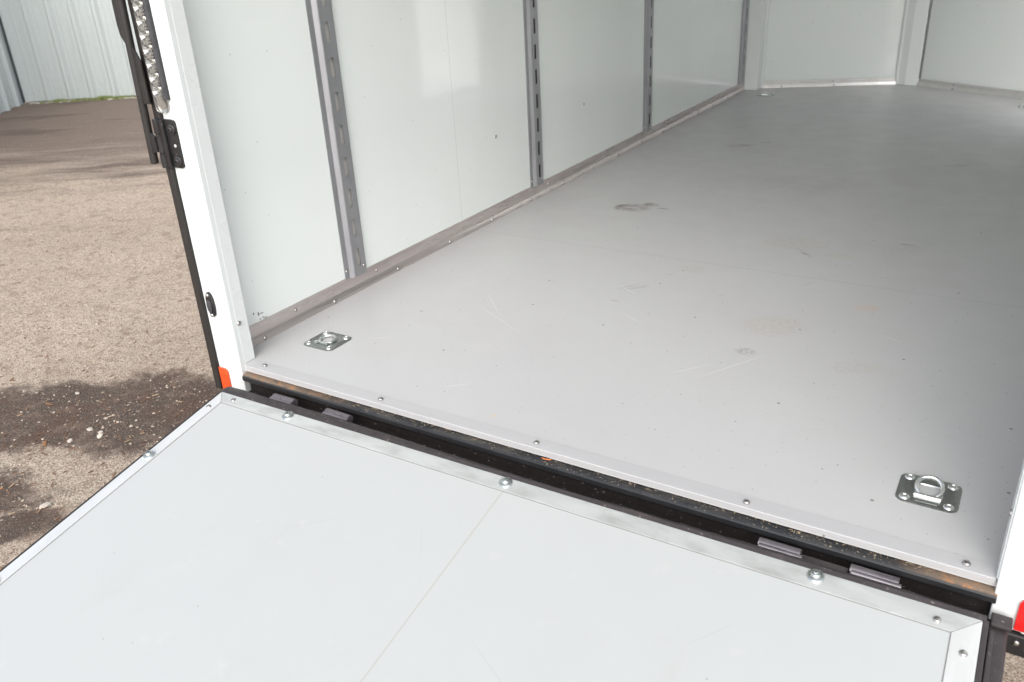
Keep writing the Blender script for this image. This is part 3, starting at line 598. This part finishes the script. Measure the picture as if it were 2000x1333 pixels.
# tie down rings
MZR = mk_alu('bright_zinc_ring', (.80, .82, .80), .22, (1, 1, 1), (.62, .64, .62), .3)
def tie_down(cx, cy, rot, lift):
    M = Matrix.Translation((cx, cy, 0)) @ Matrix.Rotation(rot, 4, 'Z')
    W_, L_ = .122, .114
    bm = bmesh.new(); N = 40; rd = .034                       # plate with a pressed round dish: rings from rim to dish floor
    def sq(w2, l2, r, n=N):
        pts = rrect(w2, l2, r, 9); return pts
    rim = sq(W_, L_, .020); inn = sq(W_ - .006, L_ - .006, .018); n = len(rim)
    def circ(r): return [(r * math.cos(math.atan2(y, x)), r * math.sin(math.atan2(y, x))) for x, y in rim]
    rows = [(rim, .0003), (rim, .0018), (inn, .0034), (circ(rd + .004), .0036), (circ(rd), .0028), (circ(rd - .003), -.003), (circ(rd - .010), -.012), (circ(.006), -.0135)]
    V = [[bm.verts.new((x, y, z)) for x, y in pts] for pts, z in rows]
    for A, B in zip(V, V[1:]):
        for i in range(n): bm.faces.new((A[i], A[(i + 1) % n], B[(i + 1) % n], B[i]))
    bm.faces.new(V[-1])
    pl = mesh('tie_down_plate', bm, MZD, T, smooth=True, M=M)
    # ring hinged on a short bar across the dish
    bm = bmesh.new(); c = Vector((0, -.022, .004)); q = Matrix.Rotation(lift, 4, 'X')
    pts = []
    for i in range(28):
        a = 2 * math.pi * i / 28; pts.append(c + q @ Vector((.0255 * math.cos(a), .0235 + .0245 * math.sin(a), 0)))
    tube(bm, pts, .0048, 10, True); mesh('ring', bm, MZR, pl, smooth=True, M=M)
    bm = bmesh.new(); tube(bm, [(-.026, -.0245, .0045), (.026, -.0245, .0045)], .0062, 12); mesh('ring_bar', bm, MZR, pl, smooth=True, M=M)
    for w_, l_, x_, y_ in ((.046, .005, 0, -.044), (.004, .040, -.0475, .002), (.004, .040, .0475, .002)):
        bm = bmesh.new(); prism(bm, [(x, y, .0032) for x, y in rrect(w_, l_, .0018, 3)], (0, 0, .0012), Matrix.Translation((x_, y_, 0)))
        mesh('pressed_rib', bm, MZD, pl, .0006, M=M)
    for sx in (-1, 1):
        for sy in (-1, 1): o = place(DOME, None, 'screw', pl, M @ frame((sx * .043, sy * .040, .0034), (0, 0, 1)))
    return pl
bm = bmesh.new(); lathe(bm, [(.0115, 0), (.011, .0012), (.009, .0032), (.0055, .0048), (.003, .005), (.0022, .0032)], 18); DO = mesh('screw', bm, MZR, smooth=True); DOME = DO.data; bpy.data.objects.remove(DO)
tag(tie_down(1.856, .218, 0, R(31)), 'tie down plate with its ring tipped up, nearest the camera')
tag(tie_down(.1055, .231, 0, R(6)), 'tie down plate beside the left rear post')
tag(tie_down(.126, 4.985, .0, R(4)), 'tie down plate in the far left corner')
tag(tie_down(1.838, 4.925, .0, R(4)), 'tie down plate near the side door')

# ------------------------------------------------------------------ ramp door
yaw = math.atan2(.022, 1.98); th = math.atan(.187); RL = 2.30
MRm = Matrix.Translation((.011, -.124, -.030)) @ Matrix.Rotation(yaw, 4, 'Z') @ Matrix.Rotation(th, 4, 'X')   # local: X along the hinge, -Y down the ramp, Z out of the board
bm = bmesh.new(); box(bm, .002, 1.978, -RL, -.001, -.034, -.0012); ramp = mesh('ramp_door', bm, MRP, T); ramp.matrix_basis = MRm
ABS_R = MRm
def rpart(name, bm, m, bevel=0., smooth=False):
    o = mesh(name, bm, m, None, bevel, smooth); o.parent = ramp; return o
def mitre(pts, name, m=ME):
    bm = bmesh.new(); prism(bm, [(x, y, -.0008) for x, y in pts], (0, 0, .0018)); return rpart(name, bm, m, .0004)
wl, wr_, wf, wf2 = .036, .046, .050, .046
tf = mitre([(.0008, -.0012), (1.9792, -.0012), (1.98 - wr_, -wf2), (wl, -wf + .012)], 'edge_trim')
MEL = mk_alu('mill_aluminium_side_trim', (.72, .73, .72), .48, (1, .1, 1), (.58, .58, .56), .3, .5)
tl_ = mitre([(0, -.0022), (wl - .001, -wf + .0115), (wl - .001, -RL + .03), (0, -RL)], 'edge_trim', MEL)
tr_ = mitre([(1.98, -.0022), (1.98 - wr_ + .001, -wf2 - .001), (1.98 - wr_ + .001, -RL + .03), (1.98, -RL)], 'edge_trim', MEL)
def rbolt(me, u, v, par, nm): 
    o = link(nm, me, None); o.parent = par; o.matrix_basis = Matrix.Translation((u, -v, .001)) @ Matrix.Rotation(random.uniform(0, 3), 4, 'Z'); return o
for u, v in ((.280, .016), (.985, .018), (1.692, .016)): rbolt(BLT, u, v, ramp, 'bolt')
for u, v in ((.066, .019), (1.909, .030), (.016, .068), (1.958, .085)): rbolt(RIV, u, v, ramp, 'rivet')
for v in (.285, .75, 1.2, 1.7): rbolt(BLT, .0155, v, ramp, 'bolt')
for v in (.62, 1.1, 1.6): rbolt(RIV, 1.958, v, ramp, 'rivet')
# black side edges and the ragged rubber strip along the hinge
bm = bmesh.new(); box(bm, -.0075, .0, -RL, -.001, -.036, .0004); rpart('side_edge', bm, MSL)
bm = bmesh.new(); box(bm, 1.980, 1.9905, -RL, .003, -.036, .0004); box(bm, 1.9925, 2.001, -RL, -.010, -.036, -.006); rpart('side_edge', bm, MRB, .002)
bm = bmesh.new(); N = 260; A, B, Cc, D = [], [], [], []
for i in range(N + 1):
    x = -.004 + 1.99 * i / N; wv = .0015 * noise.noise(Vector((x * 9, 0, 0))); t = i / N
    w_ = .030 - .015 * t + wv + .004 * math.sin(t * 9)
    A.append(bm.verts.new((x, -.001 + .0008 * noise.noise(Vector((x * 30, 3, 0))), .0012))); B.append(bm.verts.new((x, .009 + .002 * noise.noise(Vector((x * 14, 5, 0))), .0035 + wv + .0012 * noise.noise(Vector((x * 60, 1, 0)))))); Cc.append(bm.verts.new((x, w_ + .0012 * noise.noise(Vector((x * 45, 8, 0))), -.0035 + wv))); D.append(bm.verts.new((x, w_ - .001, -.030)))
for P, Q in ((A, B), (B, Cc), (Cc, D)):
    for i in range(N): bm.faces.new((P[i], P[i + 1], Q[i + 1], Q[i]))
rpart('rubber_strip', bm, MRB, smooth=True)
bm = bmesh.new(); box(bm, 1.994, 2.026, -RL, .045, -.105, -.050); rpart('side_rail', bm, MRB, .005)
bm = bmesh.new(); box(bm, 1.995, 2.030, .030, .060, -.047, -.038); rpart('side_rail_cap', bm, MRB, .003)
